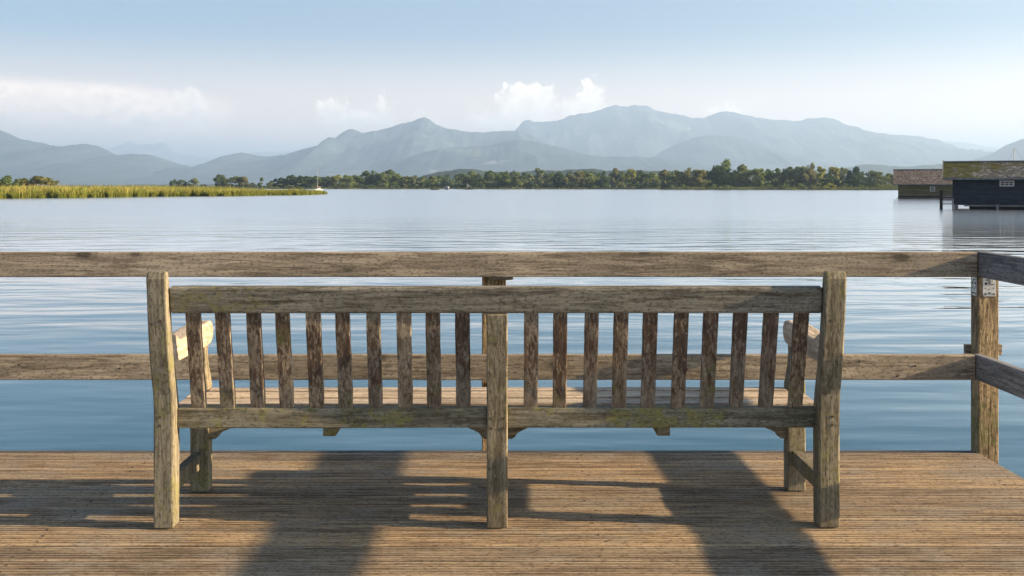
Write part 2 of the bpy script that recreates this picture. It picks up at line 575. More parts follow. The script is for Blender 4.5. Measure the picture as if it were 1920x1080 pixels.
mountain('low_hill', 'low wooded hill behind the brown boathouse roof',
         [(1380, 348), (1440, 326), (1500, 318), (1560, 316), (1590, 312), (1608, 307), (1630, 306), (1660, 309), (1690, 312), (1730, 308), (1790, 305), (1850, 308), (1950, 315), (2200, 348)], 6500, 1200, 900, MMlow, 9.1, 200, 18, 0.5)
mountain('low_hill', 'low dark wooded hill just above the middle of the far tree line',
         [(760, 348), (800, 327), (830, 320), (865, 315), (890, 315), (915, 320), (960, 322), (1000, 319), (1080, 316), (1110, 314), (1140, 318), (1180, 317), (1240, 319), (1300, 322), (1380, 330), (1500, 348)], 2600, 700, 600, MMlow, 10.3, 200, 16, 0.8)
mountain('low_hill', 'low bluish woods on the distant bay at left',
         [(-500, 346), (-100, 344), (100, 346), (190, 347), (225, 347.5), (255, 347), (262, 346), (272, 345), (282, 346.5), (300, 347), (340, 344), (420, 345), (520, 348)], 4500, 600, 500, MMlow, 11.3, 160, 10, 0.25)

# haze over the lake: one closed box round everything
def build_haze():
    m = bpy.data.materials.new('lake_haze')
    m.use_nodes = True
    t = NT(m.node_tree)
    t.n.remove(t.n['Principled BSDF'])
    pv = t.node('ShaderNodeVolumePrincipled', {'Color': (0.505, 0.705, 1.0, 1), 'Density': 1.06e-4, 'Anisotropy': 0.25})
    t.l.new(pv.outputs[0], t.n['Material Output'].inputs['Volume'])
    mb = MB()
    mb.box(-46000, 46000, -10000, 46000, -12, 1300)
    tag(mb.build('haze', m), 'pale summer haze over the lake', None, None, 'stuff')


build_haze()

# ------------------------------------------------------------------ deck of grooved boards
EDGE_Y = 4.68
EDGE_X = 2.10
PITCH = 0.1350
deck = tag(empty('deck', (0, 0, DECK)), 'grooved wooden deck carrying the bench', None, None, 'structure')


def board_mesh(x0, x1, seed):
    rg = random.Random(seed)
    w, th = PITCH - 0.010, 0.027
    ridges = 6
    prof = [(0, -th)]
    pitch = w / ridges
    prof.append((0, -.0035))
    prof.append((.002, -.0008))
    for k in range(ridges):
        a = k * pitch
        if k:
            prof += [(a - .0052, -.0004), (a - .0042, -.0100), (a + .0042, -.0100), (a + .0052, -.0004)]
    prof += [(w - .002, -.0008), (w, -.0035), (w, -th)]
    n = 13
    rings = []
    ph = rg.random() * 90
    for k in range(n):
        t = k / (n - 1)
        x = x0 + (x1 - x0) * t
        dz = mnoise.noise((ph + x * .9, 0, 0)) * .0016
        dy = mnoise.noise((ph + x * .5, 4, 0)) * .0016
        rings.append([(x, p[0] + dy, p[1] + dz) for p in prof])
    mb = MB()
    mb.loops(rings)
    for jx in (-3.6, -1.6, .3, 2.0):
        for q in (1.5, 4.5):
            if rg.random() < .3:
                continue
            y = q * pitch + rg.uniform(-.004, .004)
            x = jx + rg.uniform(-.02, .02)
            mb.loops([[(x + .0030 * math.cos(a), y + .0030 * math.sin(a), z) for a in [6.283 * i / 8 for i in range(8)]] for z in (-.004, .0022)], 1)
    return mb.mesh('board', [M_deck, M_peg])


boards = [board_mesh(-4.6, EDGE_X, s) for s in range(6)]
nb = 28
for k in range(nb):
    y0 = EDGE_Y - (k + 1) * PITCH + .003
    b = link(bpy.data.objects.new('board', boards[k % 6]), deck)
    b.location = (RNG.uniform(-.003, .0), y0, RNG.uniform(-.002, .002))
mb = MB(); beam(mb, (-4.6, EDGE_Y + .032, -.006 - .07), (EDGE_X + .0, EDGE_Y + .032, -.006 - .07), .056, .14, r=.004)
mb.build('edge_beam', M_beam, deck)
for x in (-3.6, -1.6, .3, 2.0):
    mb = MB(); beam(mb, (x, .9, -.095), (x, EDGE_Y - .003, -.095), .07, .13, r=.004, step=.5)
    mb.build('joist', M_beam, deck)
for x in (-3.6, -1.6, .3, 2.0):
    mb = MB(); mb.tube((x, EDGE_Y - .35, -3.2), (x, EDGE_Y - .35, -.161), .09, .085, 12)
    mb.build('pile', M_beam, deck)

# ------------------------------------------------------------------ railing round the deck
rail = tag(empty('railing', (0, 0, DECK)), 'weathered wooden railing with two horizontal rails around the deck edge', 'railing')
FY = 4.662                       # face of the front rails towards the bench
mb = MB(); beam(mb, (-4.9, FY + .024, .846), (2.088, FY + .024, .846), .048, .112, r=.005, step=.09, wob=.0003, drift=.0016)
o = mb.build('top_rail', M_rail_x, rail); o['label'] = 'top rail of the front railing'
mb = MB(); beam(mb, (-4.9, FY + .0, .388), (2.070, FY + .0, .388), .040, .112, r=.005, step=.09, wob=.0003, drift=.0016)
o = mb.build('lower_rail', M_rail_x, rail)
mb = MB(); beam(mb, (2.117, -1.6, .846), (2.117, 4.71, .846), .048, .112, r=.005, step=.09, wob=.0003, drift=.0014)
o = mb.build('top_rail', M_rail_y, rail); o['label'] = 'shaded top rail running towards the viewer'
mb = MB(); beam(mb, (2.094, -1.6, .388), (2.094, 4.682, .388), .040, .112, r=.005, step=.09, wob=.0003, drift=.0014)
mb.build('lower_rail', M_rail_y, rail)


def post(x0, x1, y0, y1, z0=-1.2, z1=.788):
    mb = MB()
    beam(mb, ((x0 + x1) / 2, (y0 + y1) / 2, z0), ((x0 + x1) / 2, (y0 + y1) / 2, z1), x1 - x0, y1 - y0, up=(0, 1, 0), r=.005, step=.06, wob=.0003, drift=.0014)
    return mb.build('post', M_post, rail)


def plate(parent, cx, cz, w, h, face, pos, seed):
    """perforated steel plate lying on a post face; face 'y' looks to the bench, 'x' looks left"""
    rg = random.Random(seed)
    mb = MB()
    def P(a, b, d):
        return (cx + a, pos - d, cz + b) if face == 'y' else (pos - d, cx + a, cz + b)
    outline = [(-w / 2, -h / 2 + .006), (-w / 2 + .006, -h / 2), (w / 2 - .006, -h / 2), (w / 2, -h / 2 + .006), (w / 2, h / 2), (-w / 2, h / 2)]
    if face == 'x':
        outline = outline[::-1]
    mb.loops([[P(a, b, -.0015) for a, b in outline], [P(a, b, .003) for a, b in outline]])
    for a, b, r in [(-.32, -.38, .0045), (0, -.33, .0045), (.32, -.38, .0045), (-.3, -.05, .003), (.3, -.05, .003), (-.27, .2, .006), (.27, .2, .006), (-.05, -.12, .003), (.1, .36, .004), (-.2, .4, .004)]:
        ring = [(a * w + r * math.cos(q), b * h + r * math.sin(q)) for q in [2 * math.pi * i / 8 for i in range(8)]]
        if face == 'x':
            ring = ring[::-1]
        mb.loops([[P(p, q, .0025) for p, q in ring], [P(p, q, .0042) for p, q in ring]], 1)
    return mb.build('bracket_plate', [M_steel, M_dark], parent)


# corner post, middle post, posts beyond the frame
pc = post(2.104, 2.196, 4.690, 4.772)
plate(pc, 2.152, .742, .060, .082, 'y', 4.690, 1)
mb = MB(); beam(mb, (2.158, 4.684, .755), (2.158, 4.684, .790), .018, .016, up=(0, 1, 0), r=.004, step=.03)
mb.build('bracket_rib', M_steel, pc)
plate(pc, 4.730, .742, .050, .082, 'x', 2.104, 2)
mb = MB(); beam(mb, (2.082, 4.7850, .446), (2.250, 4.7850, .446), .024, .050, r=.003)
mb.build('cross_block', M_rail_x, pc)
pm = post(-.137, -.028, 4.730, 4.815)
mb = MB(); beam(mb, (-.10, 4.716, .776), (.005, 4.716, .780), .020, .012, r=.002)
mb.build('packing_strip', M_rail_x, pm)
post(-2.60, -2.495, 4.730, 4.815)
for y in (2.35, .05):
    post(2.142, 2.232, y, y + .09)

# nails along the rails
for (x, z) in ((-2.2, .40), (-1.75, .385), (-1.15, .42), (-.9, .365), (.78, .38), (1.72, .35), (1.55, .415), (1.80, .395)):
    mb = MB(); mb.tube((x, FY - .022, z), (x, FY - .0195, z), .0045, .0045, 8)
    mb.build('nail', M_dark, rail)

# ------------------------------------------------------------------ the bench
bench = tag(empty('garden_bench', (-.052, 3.633, DECK), R(.25)), 'long weathered wooden slatted bench seen from behind on the deck', 'bench')


def leg_sections(cx, hw, prof):
    return [((cx, (a + b) / 2, z), (1, 0, 0), (0, 1, 0), hw * k, (b - a) / 2) for z, a, b, k in prof]


def refine(prof, step=.05):
    out = []
    for p, q in zip(prof, prof[1:]):
        n = max(1, int((q[0] - p[0]) / step))
        for i in range(n):
            t = i / n
            out.append(tuple(p[j] + (q[j] - p[j]) * t for j in range(4)))
    out.append(prof[-1])
    return out


BACK = [(0.002, .000, .074, 1), (.20, .000, .077, 1), (.40, .000, .078, 1), (.47, -.006, .062, 1), (.62, -.043, .012, 1), (.76, -.064, -.012, .985), (.88, -.078, -.034, .97), (.905, -.070, -.044, .95)]
for s, hw in ((-1, .0345), (1, .0370)):
    mb = MB(); sweep(mb, leg_sections(s * (1.2 - hw), hw, refine(BACK)), .006, .0004)
    leg = mb.build('back_leg', M_leg, bench)
    for z, dx in ((.362, -.010), (.392, -.010), (.735, .012)):
        yy = .000 if z < .5 else -.061
        mb = MB(); mb.tube((s * (1.2 - hw) + dx * -s, yy - .0016, z), (s * (1.2 - hw) + dx * -s, yy + .004, z), .0045, .0045, 8)
        mb.build('peg', M_peg, leg)
MID = [(0.002, .000, .072, 1), (.40, -.001, .072, 1), (.50, -.012, .052, 1), (.62, -.034, .018, 1), (.756, -.058, -.012, .99)]
mb = MB(); sweep(mb, leg_sections(0, .0365, refine(MID)), .005, .0004)
leg = mb.build('back_leg', M_leg, bench); leg['label'] = 'middle back leg reaching only to the top rail'
for dx in (-.021, .021):
    for z in (.352, .386):
        mb = MB(); mb.tube((dx, -.0025, z), (dx, .006, z), .0048, .0048, 8)
        mb.build('peg', M_peg, leg)

tilt = (0, -.17, 1)
mb = MB(); beam(mb, (-1.130, -.025, .805), (1.127, -.025, .805), .036, .094, up=tilt, r=.009, step=.05, wob=.0003, drift=.0010)
o = mb.build('top_rail', M_brail, bench)
for s in (-1, 1):
    mb = MB(); beam(mb, (s * 1.1300, .064, .378), (s * .0365, .064, .378), .038, .072, r=.005, step=.05, wob=.0003, drift=.0010)
    mb.build('lower_back_rail', M_brail2, bench)
# twenty back slats
mb = MB()
beam(mb, (0, .062, .404), (0, -.020, .766), .021, .050, up=(1, 0, 0), r=.003, step=.04, wob=.0006, drift=.0008)
slat = mb.mesh('back_slat', M_slat)
for s in (-1, 1):
    for k in range(10):
        o = link(bpy.data.objects.new('back_slat', slat), bench)
        o.location = (s * (.118 + .1044 * k), RNG.uniform(-.002, .002), 0)
        o.rotation_euler = (0, RNG.uniform(-.004, .004), 0)
        o.scale = (RNG.uniform(.96, 1.05), 1, 1)
# seat
for y0, y1, z, hx in ((.418, .476, .404, 1.128), (.276, .380, .406, 1.172), (.146, .238, .408, 1.166), (.086, .108, .409, 1.12)):
    mb = MB(); beam(mb, (-hx, (y0 + y1) / 2, z - .014), (hx, (y0 + y1) / 2, z - .014), y1 - y0, .028, r=.003, step=.10, wob=.0003, drift=.0012)
    mb.build('seat_slat', M_seat, bench)
FRONT = [(0.002, .437, .500, 1), (.30, .437, .500, 1), (.415, .437, .500, .98), (.45, .440, .497, .86), (.49, .444, .493, .68), (.54, .446, .490, .60), (.570, .444, .492, .62)]
for s in (-1, 1):
    mb = MB(); sweep(mb, leg_sections(s * 1.170, .0355, refine(FRONT)), .005, .0004)
    mb.build('front_leg', M_leg, bench)
    # arm with a scrolled front end
    top = [(.000, .676), (.030, .676), (.058, .672), (.078, .660), (.100, .650), (.130, .647), (.170, .650), (.22, .655), (.30, .661), (.38, .664), (.43, .666), (.465, .669), (.495, .665), (.515, .652), (.526, .632), (.526, .610), (.515, .592), (.498, .580), (.475, .574), (.44, .571), (.30, .5705), (.15, .5712), (.0, .573)]
    mb = MB()
    cxs = s * 1.172
    rings = []
    for a, k in ((-.034, .93), (-.031, .975), (-.024, 1.0), (.024, 1.0), (.031, .975), (.034, .93)):
        rings.append([(cxs + a, .26 + (p - .26) * (1 - (1 - k) * .18), .62 + (q - .62) * k) for p, q in top][::-1])
    mb.loops(rings)
    mb.build('arm_rest', M_arm, bench)
    mb = MB(); beam(mb, (s * 1.172, .076, .130), (s * 1.172, .440, .130), .040, .058, r=.004, step=.06)
    mb.build('stretcher', M_leg, bench)
    mb = MB(); beam(mb, (s * 1.172, .079, .357), (s * 1.172, .436, .357), .034, .068, r=.004, step=.08)
    mb.build('seat_side_rail', M_brail2, bench)
mb = MB(); sweep(mb, leg_sections(0, .032, refine([(0.002, .437, .500, 1), (.20, .437, .500, 1), (.299, .437, .500, 1)])), .005, .0004)
mb.build('front_leg', M_leg, bench)
mb = MB(); beam(mb, (-1.134, .463, .345), (1.134, .463, .345), .034, .086, r=.004, step=.12)
mb.build('front_rail', M_brail2, bench)
mb = MB(); beam(mb, (0, .073, .130), (0, .440, .130), .036, .056, r=.004, step=.08)
mb.build('stretcher', M_leg, bench)
cv = [(0, .300), (0, .206), (.022, .206), (.034, .214), (.044, .230), (.060, .238), (.080, .246), (.096, .260), (.104, .280), (.106, .300)]
for bx, sg in ((-1.134, 1), (1.134, -1), (-.032, -1), (.032, 1)):
    pts = [(bx + sg * a, b) for a, b in cv]
    if sg > 0:
        pts = pts[::-1]
    mb = MB(); prism(mb, pts, 'y', .448, .480)
    mb.build('corner_bracket', M_brail2, bench)
for bx in (-.600, .595):
    mb = MB(); beam(mb, (bx, .086, .345), (bx, .444, .345), .046, .082, r=.003, step=.1)
    mb.build('seat_bearer', M_brail2, bench)

# ------------------------------------------------------------------ leaves, reeds, shore
def leaf_mat(name, a, b, c, scale=.25):
    m = bpy.data.materials.new(name)
    m.use_nodes = True
    t = NT(m.node_tree)
    t.n.remove(t.n['Principled BSDF'])
    co = t.node('ShaderNodeNewGeometry').outputs['Position']
    f = t.ss(t.noise(co, scale, 3, .6), .35, .65)
    g = t.ss(t.noise(co, scale * 5, 3, .6), .35, .65)
    col = t.mix(g, t.mix(f, a, b), c)
    rnd = t.node('ShaderNodeObjectInfo').outputs['Random']
    col = t.mix(1.0, col, t.mix(rnd, (.84, .86, .92), (1.10, 1.10, 1.0)), 'MULTIPLY')
    d = t.node('ShaderNodeBsdfDiffuse', {'Color': col})
    tr = t.node('ShaderNodeBsdfTranslucent', {'Color': col})
    mx = t.node('ShaderNodeMixShader', {0: .42, 1: d.outputs[0], 2: tr.outputs[0]})
    t.l.new(mx.outputs[0], t.n['Material Output'].inputs['Surface'])
    return m


LEAF = {'dark': leaf_mat('dark_green_leaves', (0.058, 0.097, 0.048), (0.044, 0.081, 0.042), (0.087, 0.129, 0.053)),
        'green': leaf_mat('green_leaves', (0.115, 0.172, 0.064), (0.082, 0.135, 0.053), (0.158, 0.205, 0.074)),
        'olive': leaf_mat('olive_leaves', (0.168, 0.216, 0.080), (0.125, 0.167, 0.069), (0.217, 0.253, 0.090)),
        'yellow': leaf_mat('yellowing_leaves', (0.289, 0.307, 0.080), (0.211, 0.242, 0.074), (0.356, 0.356, 0.090)),
        'ochre': leaf_mat('ochre_leaves', (0.197, 0.208, 0.086), (0.150, 0.167, 0.073), (0.245, 0.241, 0.098)),
        'pale': leaf_mat('pale_willow_leaves', (0.211, 0.258, 0.133), (0.158, 0.209, 0.106), (0.265, 0.302, 0.159))}
M_bark = simple('pale_bark', (.22, .19, .15), .9, 0, .4, 2)
M_grass = leaf_mat('bank_grass', (.13, .155, .055), (.09, .115, .04), (.18, .185, .07), .06)
M_soil = simple('bank_soil', (.05, .045, .03), .95, 0, .4, .2)


def quad(mb, c, n, s, rg, asp=1.0):
    n = n.normalized()
    u = n.orthogonal().normalized()
    w = n.cross(u)
    a = rg.random() * 6.283
    u, w = u * math.cos(a) + w * math.sin(a), w * math.cos(a) - u * math.sin(a)
    u *= s
    w *= s * asp
    mb.add([c - u - w * .4, c + u * .2 - w, c + u + w * .3, c - u * .1 + w], [(0, 1, 2, 3)])


def crown_fill(mb, rg, cx, cy_, z0, z1, rad, n, leaf, lobes=12, shape='round'):
    """clumps of leaf-sized faces spread through an uneven crown"""
    H = z1 - z0
    L = []
    for k in range(lobes):
        t = rg.random() if k > 1 else (.12 if k else .9)
        if shape == 'round':
            rr = math.sqrt(max(.05, 1 - (2 * t - 1) ** 2))
        elif shape == 'cone':
            rr = (1 - t) * .95 + .06
        elif shape == 'column':
            rr = .55 + .4 * math.sin(t * 3.0)
        else:
            rr = .75 + .35 * math.sin(t * 2.6) if t < .75 else .7 * math.sqrt(max(.05, 1 - ((t - .55) / .46) ** 2))
        a = rg.random() * 6.283
        q = rg.uniform(.35, .78) * rr * rad
        lr = rg.uniform(.24, .42) * min(rad, H * .5) * (1 if shape != 'cone' else .8)
        L.append((Vector((cx + q * math.cos(a), cy_ + q * math.sin(a), z0 + lr * .5 + (H - lr * 1.3) * t)), lr))
    for k in range(n):
        c, lr = L[k % lobes]
        d = Vector((rg.gauss(0, 1), rg.gauss(0, 1), rg.gauss(0, 1) * .85)).normalized()
        p = c + d * lr * (rg.random() ** .35) * rg.uniform(.75, 1.12)
        if p.z < z0: p.z = z0 + rg.random() * .08 * H
        nn = d + Vector((rg.gauss(0, .6), rg.gauss(0, .6), rg.gauss(0, .6) + .2))
        quad(mb, p, nn, leaf * rg.uniform(.6, 1.25), rg)
    return L


CROWNS = {}
for i, (shape, rad, z0) in enumerate([('broad', .36, .05), ('broad', .42, .02), ('broad', .48, .02), ('column', .22, .03), ('broad', .40, .0), ('round', .30, .15), ('cone', .27, .03), ('column', .27, .0), ('broad', .58, .0)]):
    rg = random.Random(100 + i)
    mb = MB()
    L = crown_fill(mb, rg, 0, 0, z0, 1.0, rad, 2600, .034, 26 if shape != 'cone' else 14, shape)
    CROWNS[i] = (mb, L, z0)
_crown_cache, _trunk_cache = {}, {}


def tree(px, top, wpx, D, kind, leafc, label, base=None, name='tree', cat='tree', group=None):
    """kind: crown variant; top: pixel row of the top at depth D; wpx: crown width in pixels"""
    X = at(px, D)
    zb = .35 if base is None else base
    h = zat(top, D) - zb
    root = tag(empty(name, (X, D, zb), random.Random(int(px * 7 + top)).random() * 6.28), label, cat, group)
    mb, L, z0 = CROWNS[kind]
    key = (kind, leafc)
    if key not in _crown_cache:
        _crown_cache[key] = mb.mesh('crown', LEAF[leafc])
    w = wpx * 1.3 / FPX * D
    span = max(v[0] for v in mb.v) - min(v[0] for v in mb.v)
    c = link(bpy.data.objects.new('crown', _crown_cache[key]), root)
    c.scale = (w / span, w / span, h / (max(v[2] for v in mb.v) - .02))
    if kind not in _trunk_cache:
        t = MB()
        t.tube((0, 0, -.04), (.01, 0, .35), .028, .019, 8)
        t.tube((.01, 0, .35), (-.01, .01, .78), .019, .006, 7)
        for q, r in L[:6]:
            t.tube((.005, 0, .22 + .4 * q.z * .6), tuple(q), .010, .003, 5)
        _trunk_cache[kind] = t.mesh('trunk', M_bark)
    k = link(bpy.data.objects.new('trunk', _trunk_cache[kind]), root)
    k.scale = (h, h, h)
    return root


# far bank: a low strip of land with an uneven water line
SH = [(-900, 353.0), (0, 353.2), (290, 353.8), (420, 354.0), (520, 354.2), (640, 354.3), (820, 354.4), (1000, 354.5), (1180, 354.6), (1228, 354.8), (1246, 355.4), (1300, 355.6), (1450, 355.9), (1600, 356.2), (1690, 356.3), (1900, 356.5), (2900, 357)]
mb = MB()
V = []
cols = 300
for i in range(cols + 1):
    px = -900 + 3800 * i / cols
    D0 = dwater(interp(SH, px))
    wv = mnoise.noise((px * .03, 1, 0)) * 10
    for k, (dd, z) in enumerate(((0, -.4), (1.5, .25), (6, .5), (60, .8), (400, 1.5), (2600, 2.0))):
        D = D0 + dd + wv
        V.append((at(px, D), D, z + (mnoise.noise((px * .2, dd * .1, 3)) * .15 if k else 0)))
F = []
for i in range(cols):
    for k in range(5):
        a = i * 6 + k
        F.append((a, a + 6, a + 7, a + 1))
mb.add(V, F)
tag(mb.build('far_shore', M_grass, smooth=True), 'low grassy bank under the far tree line', None, None, 'structure')


def shore_D(px):
    return dwater(interp(SH, px)) + mnoise.noise((px * .03, 1, 0)) * 10


# rough grass along the far bank
rg = random.Random(5)
mb = MB()
for k in range(16000):
    px = rg.uniform(240, 1720)
    D = shore_D(px) + 1.2 + rg.random() ** 2 * 26
    if px > 1235 or rg.random() < .4:
        h = rg.uniform(.5, 1.5) * (1 if px > 1235 else .9)
        x = at(px, D)
        a = rg.random() * 3.14
        w = rg.uniform(.12, .3)
        mb.add([(x - w * math.cos(a), D - w * math.sin(a), .2), (x + w * math.cos(a), D + w * math.sin(a), .2), (x + rg.gauss(0, .2), D, .3 + h)], [(0, 1, 2)])
tag(mb.build('bank_grass', M_grass), 'rough grass and reed fringe along the far bank', None, None, 'stuff')

# woodland mass behind the front row of trees
rg = random.Random(11)
for leafc, n, dmin, name, lab in (('dark', 70, 170, 'woodland', 'dark woodland mass behind the front trees of the far shore'), ('olive', 130, 70, 'woodland', 'green thicket filling the gaps between the far shore trees')):
    mb = MB()
    for k in range(n):
        px = 505 + (1690 - 505) * (k + rg.random()) / n
        D = shore_D(px) + dmin + rg.random() * 80
        if leafc == 'dark':
            topy = interp([(505, 336), (540, 331), (640, 331), (700, 323), (740, 324), (770, 332), (820, 326), (880, 320), (1000, 320), (1120, 317), (1240, 319), (1320, 320), (1420, 322), (1480, 322), (1560, 325), (1690, 332)], px) + rg.uniform(-1.5, 3)
        else:
            topy = interp([(505, 342), (560, 337), (700, 331), (760, 337), (900, 331), (1100, 329), (1300, 328), (1400, 332), (1540, 333), (1590, 340), (1690, 342)], px) + rg.uniform(-2, 4)
        ztop = zat(topy, D)
        crown_fill(mb, rg, at(px, D), D, .6, ztop, rg.uniform(4.5, 7.5), 460, .7, 10, 'broad')
    tag(mb.build(name, LEAF[leafc]), lab, None, None, 'stuff')

ORD = ['first', 'second', 'third', 'fourth', 'fifth', 'sixth', 'seventh', 'eighth', 'ninth', 'tenth', 'eleventh', 'twelfth', 'thirteenth', 'fourteenth', 'fifteenth', 'sixteenth', 'seventeenth', 'eighteenth', 'nineteenth', 'twentieth',
       'twenty-first', 'twenty-second', 'twenty-third', 'twenty-fourth', 'twenty-fifth', 'twenty-sixth', 'twenty-seventh', 'twenty-eighth', 'twenty-ninth', 'thirtieth', 'thirty-first', 'thirty-second', 'thirty-third', 'thirty-fourth', 'thirty-fifth', 'thirty-sixth', 'thirty-seventh', 'thirty-eighth', 'thirty-ninth', 'fortieth', 'forty-first', 'forty-second', 'forty-third', 'forty-fourth', 'forty-fifth', 'forty-sixth', 'forty-seventh', 'forty-eighth']
WORD = {'dark': 'dark green', 'green': 'green', 'olive': 'olive green', 'yellow': 'yellowing', 'ochre': 'ochre tinted', 'pale': 'pale green'}
SHAPE = {0: 'round', 1: 'full round', 2: 'broad', 3: 'slender', 4: 'bushy', 5: 'small crowned', 6: 'pointed', 7: 'narrow upright', 8: 'low spreading'}
GRP = 'trees lining the far shore'
# x, top row, width, crown variant, colour, metres behind the water line
RIGHT = [(810, 329, 24, 1, 'olive', 12), (836, 338, 18, 8, 'green', 10), (860, 337, 11, 5, 'pale', 8), (872, 326, 20, 4, 'green', 22), (887, 321, 34, 2, 'olive', 14),
         (922, 320, 28, 4, 'green', 12), (946, 321, 22, 1, 'green', 24), (968, 322, 38, 2, 'olive', 10), (992, 325, 18, 0, 'pale', 20), (1012, 315, 17, 3, 'pale', 14), (1030, 325, 22, 4, 'green', 22),
         (1048, 324, 20, 1, 'dark', 26), (1070, 326, 24, 4, 'ochre', 10), (1086, 321, 20, 7, 'ochre', 20), (1104, 323, 24, 1, 'olive', 24), (1126, 325, 26, 2, 'dark', 14), (1152, 315, 15, 3, 'ochre', 12),
         (1168, 322, 20, 4, 'olive', 22), (1184, 317, 16, 7, 'yellow', 10), (1205, 323, 24, 4, 'green', 14), (1226, 323, 22, 1, 'olive', 22), (1247, 318, 24, 4, 'ochre', 24), (1268, 319, 24, 4, 'olive', 20),
         (1291, 313, 28, 2, 'ochre', 30), (1313, 318, 24, 7, 'ochre', 24), (1340, 316, 40, 4, 'green', 40), (1362, 297, 46, 2, 'green', 44), (1391, 308, 30, 1, 'olive', 42), (1421, 316, 24, 7, 'olive', 36),
         (1440, 317, 20, 4, 'green', 52), (1461, 315, 22, 0, 'green', 54), (1481, 313, 26, 4, 'olive', 60), (1500, 312, 22, 7, 'olive', 56), (1520, 305, 28, 2, 'ochre', 50), (1540, 312, 15, 3, 'yellow', 46),
         (1556, 327, 30, 8, 'dark', 34), (1564, 313, 19, 7, 'yellow', 64), (1583, 314, 22, 1, 'pale', 66), (1603, 312, 24, 0, 'dark', 60), (1606, 322, 36, 8, 'dark', 36), (1640, 320, 36, 1, 'olive', 40), (1667, 325, 24, 4, 'olive', 48)]
special = {1362: 'tallest green tree standing above the far tree line', 1012: 'slender pale tree rising above its neighbours left of the middle shore'}
for i, (px, top, w, k, c, back) in enumerate(sorted(RIGHT, key=lambda r: -r[0])):
    lab = special.get(px, '%s %s tree, %s counted leftwards from the brown boathouse' % (WORD[c], SHAPE[k], ORD[i]))
    tree(px, top, w, shore_D(px) + back, k, c, lab, group=GRP)
MIDL = [(516, 335, 12, 6, 'dark', 30), (530, 333, 20, 4, 'dark', 28), (546, 328, 22, 1, 'dark', 30), (562, 329, 20, 4, 'dark', 26), (578, 330, 20, 1, 'dark', 30), (594, 330, 22, 4, 'green', 24), (612, 330, 24, 2, 'olive', 20),
        (632, 328, 24, 4, 'yellow', 26), (652, 328, 24, 1, 'olive', 20), (668, 328, 22, 4, 'green', 22), (686, 320, 24, 1, 'green', 40), (702, 319, 22, 2, 'green', 44), (716, 323, 20, 4, 'olive', 30), (730, 318, 26, 1, 'green', 42),
        (744, 326, 22, 4, 'olive', 24), (760, 330, 22, 1, 'olive', 20), (777, 329, 22, 4, 'pale', 18), (793, 330, 22, 2, 'green', 20)]
for i, (px, top, w, k, c, back) in enumerate(MIDL):
    lab = '%s %s tree, %s from the left end of the wood behind the mast' % (WORD[c], SHAPE[k], ORD[i])
    tree(px, top, w, shore_D(px) + back, k, c, lab, group=GRP)
LEFT = [(326, 336, 13, 0, 'green', 'small round tree, first of the loose trees behind the reed bed'), (341, 337, 18, 1, 'green', 'wide low tree, second of the loose trees behind the reed bed'),
        (350, 341, 8, 5, 'dark', 'tiny dark tree beside the wide low one behind the reeds'), (363, 334, 14, 3, 'pale', 'thin pale tree behind the middle of the reed bed'),
        (415, 327, 25, 0, 'green', 'dark round lone tree behind the reeds, left of the paired trees'), (441, 330, 24, 4, 'olive', 'olive left tree of the pair behind the reeds'),
        (456, 331, 16, 7, 'ochre', 'ochre right tree of the pair behind the reeds'), (490, 333, 12, 6, 'green', 'small pointed conifer between paired trees and dark wood'),
        (472, 342, 22, 8, 'olive', 'low bush between the paired trees and the pointed conifer')]
for px, top, w, k, c, lab in LEFT:
    tree(px, top, w, shore_D(px) + 14, k, c, lab, group='loose trees behind the reed bed')
for px, top, w, D, k, c, lab in ((14, 328, 44, 300, 2, 'green', 'dark green tree at the left edge behind the reeds'), (40, 334, 34, 305, 1, 'green', 'lower green tree beside the left edge tree'), (75, 330, 44, 290, 4, 'ochre', 'ochre bushy tree behind the reeds near the left edge')):
    tree(px, top, w, D, k, c, lab, .2, group='trees behind the left reeds')

# shrubs on the far bank
rg = random.Random(21)
shrub_me = {}
SHR = [(1280, 346, 30, 'olive'), (1262, 348, 22, 'pale'), (1338, 346, 26, 'olive'), (1366, 347, 24, 'olive'), (1440, 346, 30, 'ochre'), (1470, 343, 34, 'green'), (1500, 344, 40, 'olive'), (1530, 342, 34, 'ochre'),
       (1556, 343, 36, 'yellow'), (1585, 344, 36, 'olive'), (1615, 347, 34, 'olive'), (1650, 347, 34, 'olive'), (1676, 348, 26, 'green'), (380, 346, 34, 'olive'), (305, 348, 18, 'green'), (545, 347, 50, 'olive'), (588, 348, 40, 'ochre'), (640, 347, 46, 'olive'),
       (690, 346, 50, 'green'), (740, 347, 46, 'olive'), (780, 348, 36, 'ochre'), (430, 349, 60, 'olive'), (510, 348, 34, 'ochre')]
rs, ls = 0, 0
for px, top, w, c in sorted(SHR):
    D = shore_D(px) + 6
    if c not in shrub_me:
        mbs = MB()
        crown_fill(mbs, random.Random(len(shrub_me) + 50), 0, 0, 0, 1, .75, 700, .06, 14, 'broad')
        shrub_me[c] = mbs.mesh('shrub', LEAF[c])
    o = link(bpy.data.objects.new('shrub', shrub_me[c]))
    o.location = (at(px, D), D, .2)
    o.rotation_euler = (0, 0, rg.random() * 6.28)
    W_ = w / FPX * D
    o.scale = (W_ / 1.6, W_ / 2.2, zat(top, D) - .2)
    if px > 1200:
        rs += 1
        lab = '%s shrub, %s from left on the grassy bank near the brown boathouse' % (WORD[c], ORD[rs - 1])
    else:
        ls += 1
        lab = '%s shrub, %s from left below the far trees at left' % (WORD[c], ORD[ls - 1])
    tag(o, lab, 'shrub', 'shrubs on the far bank')


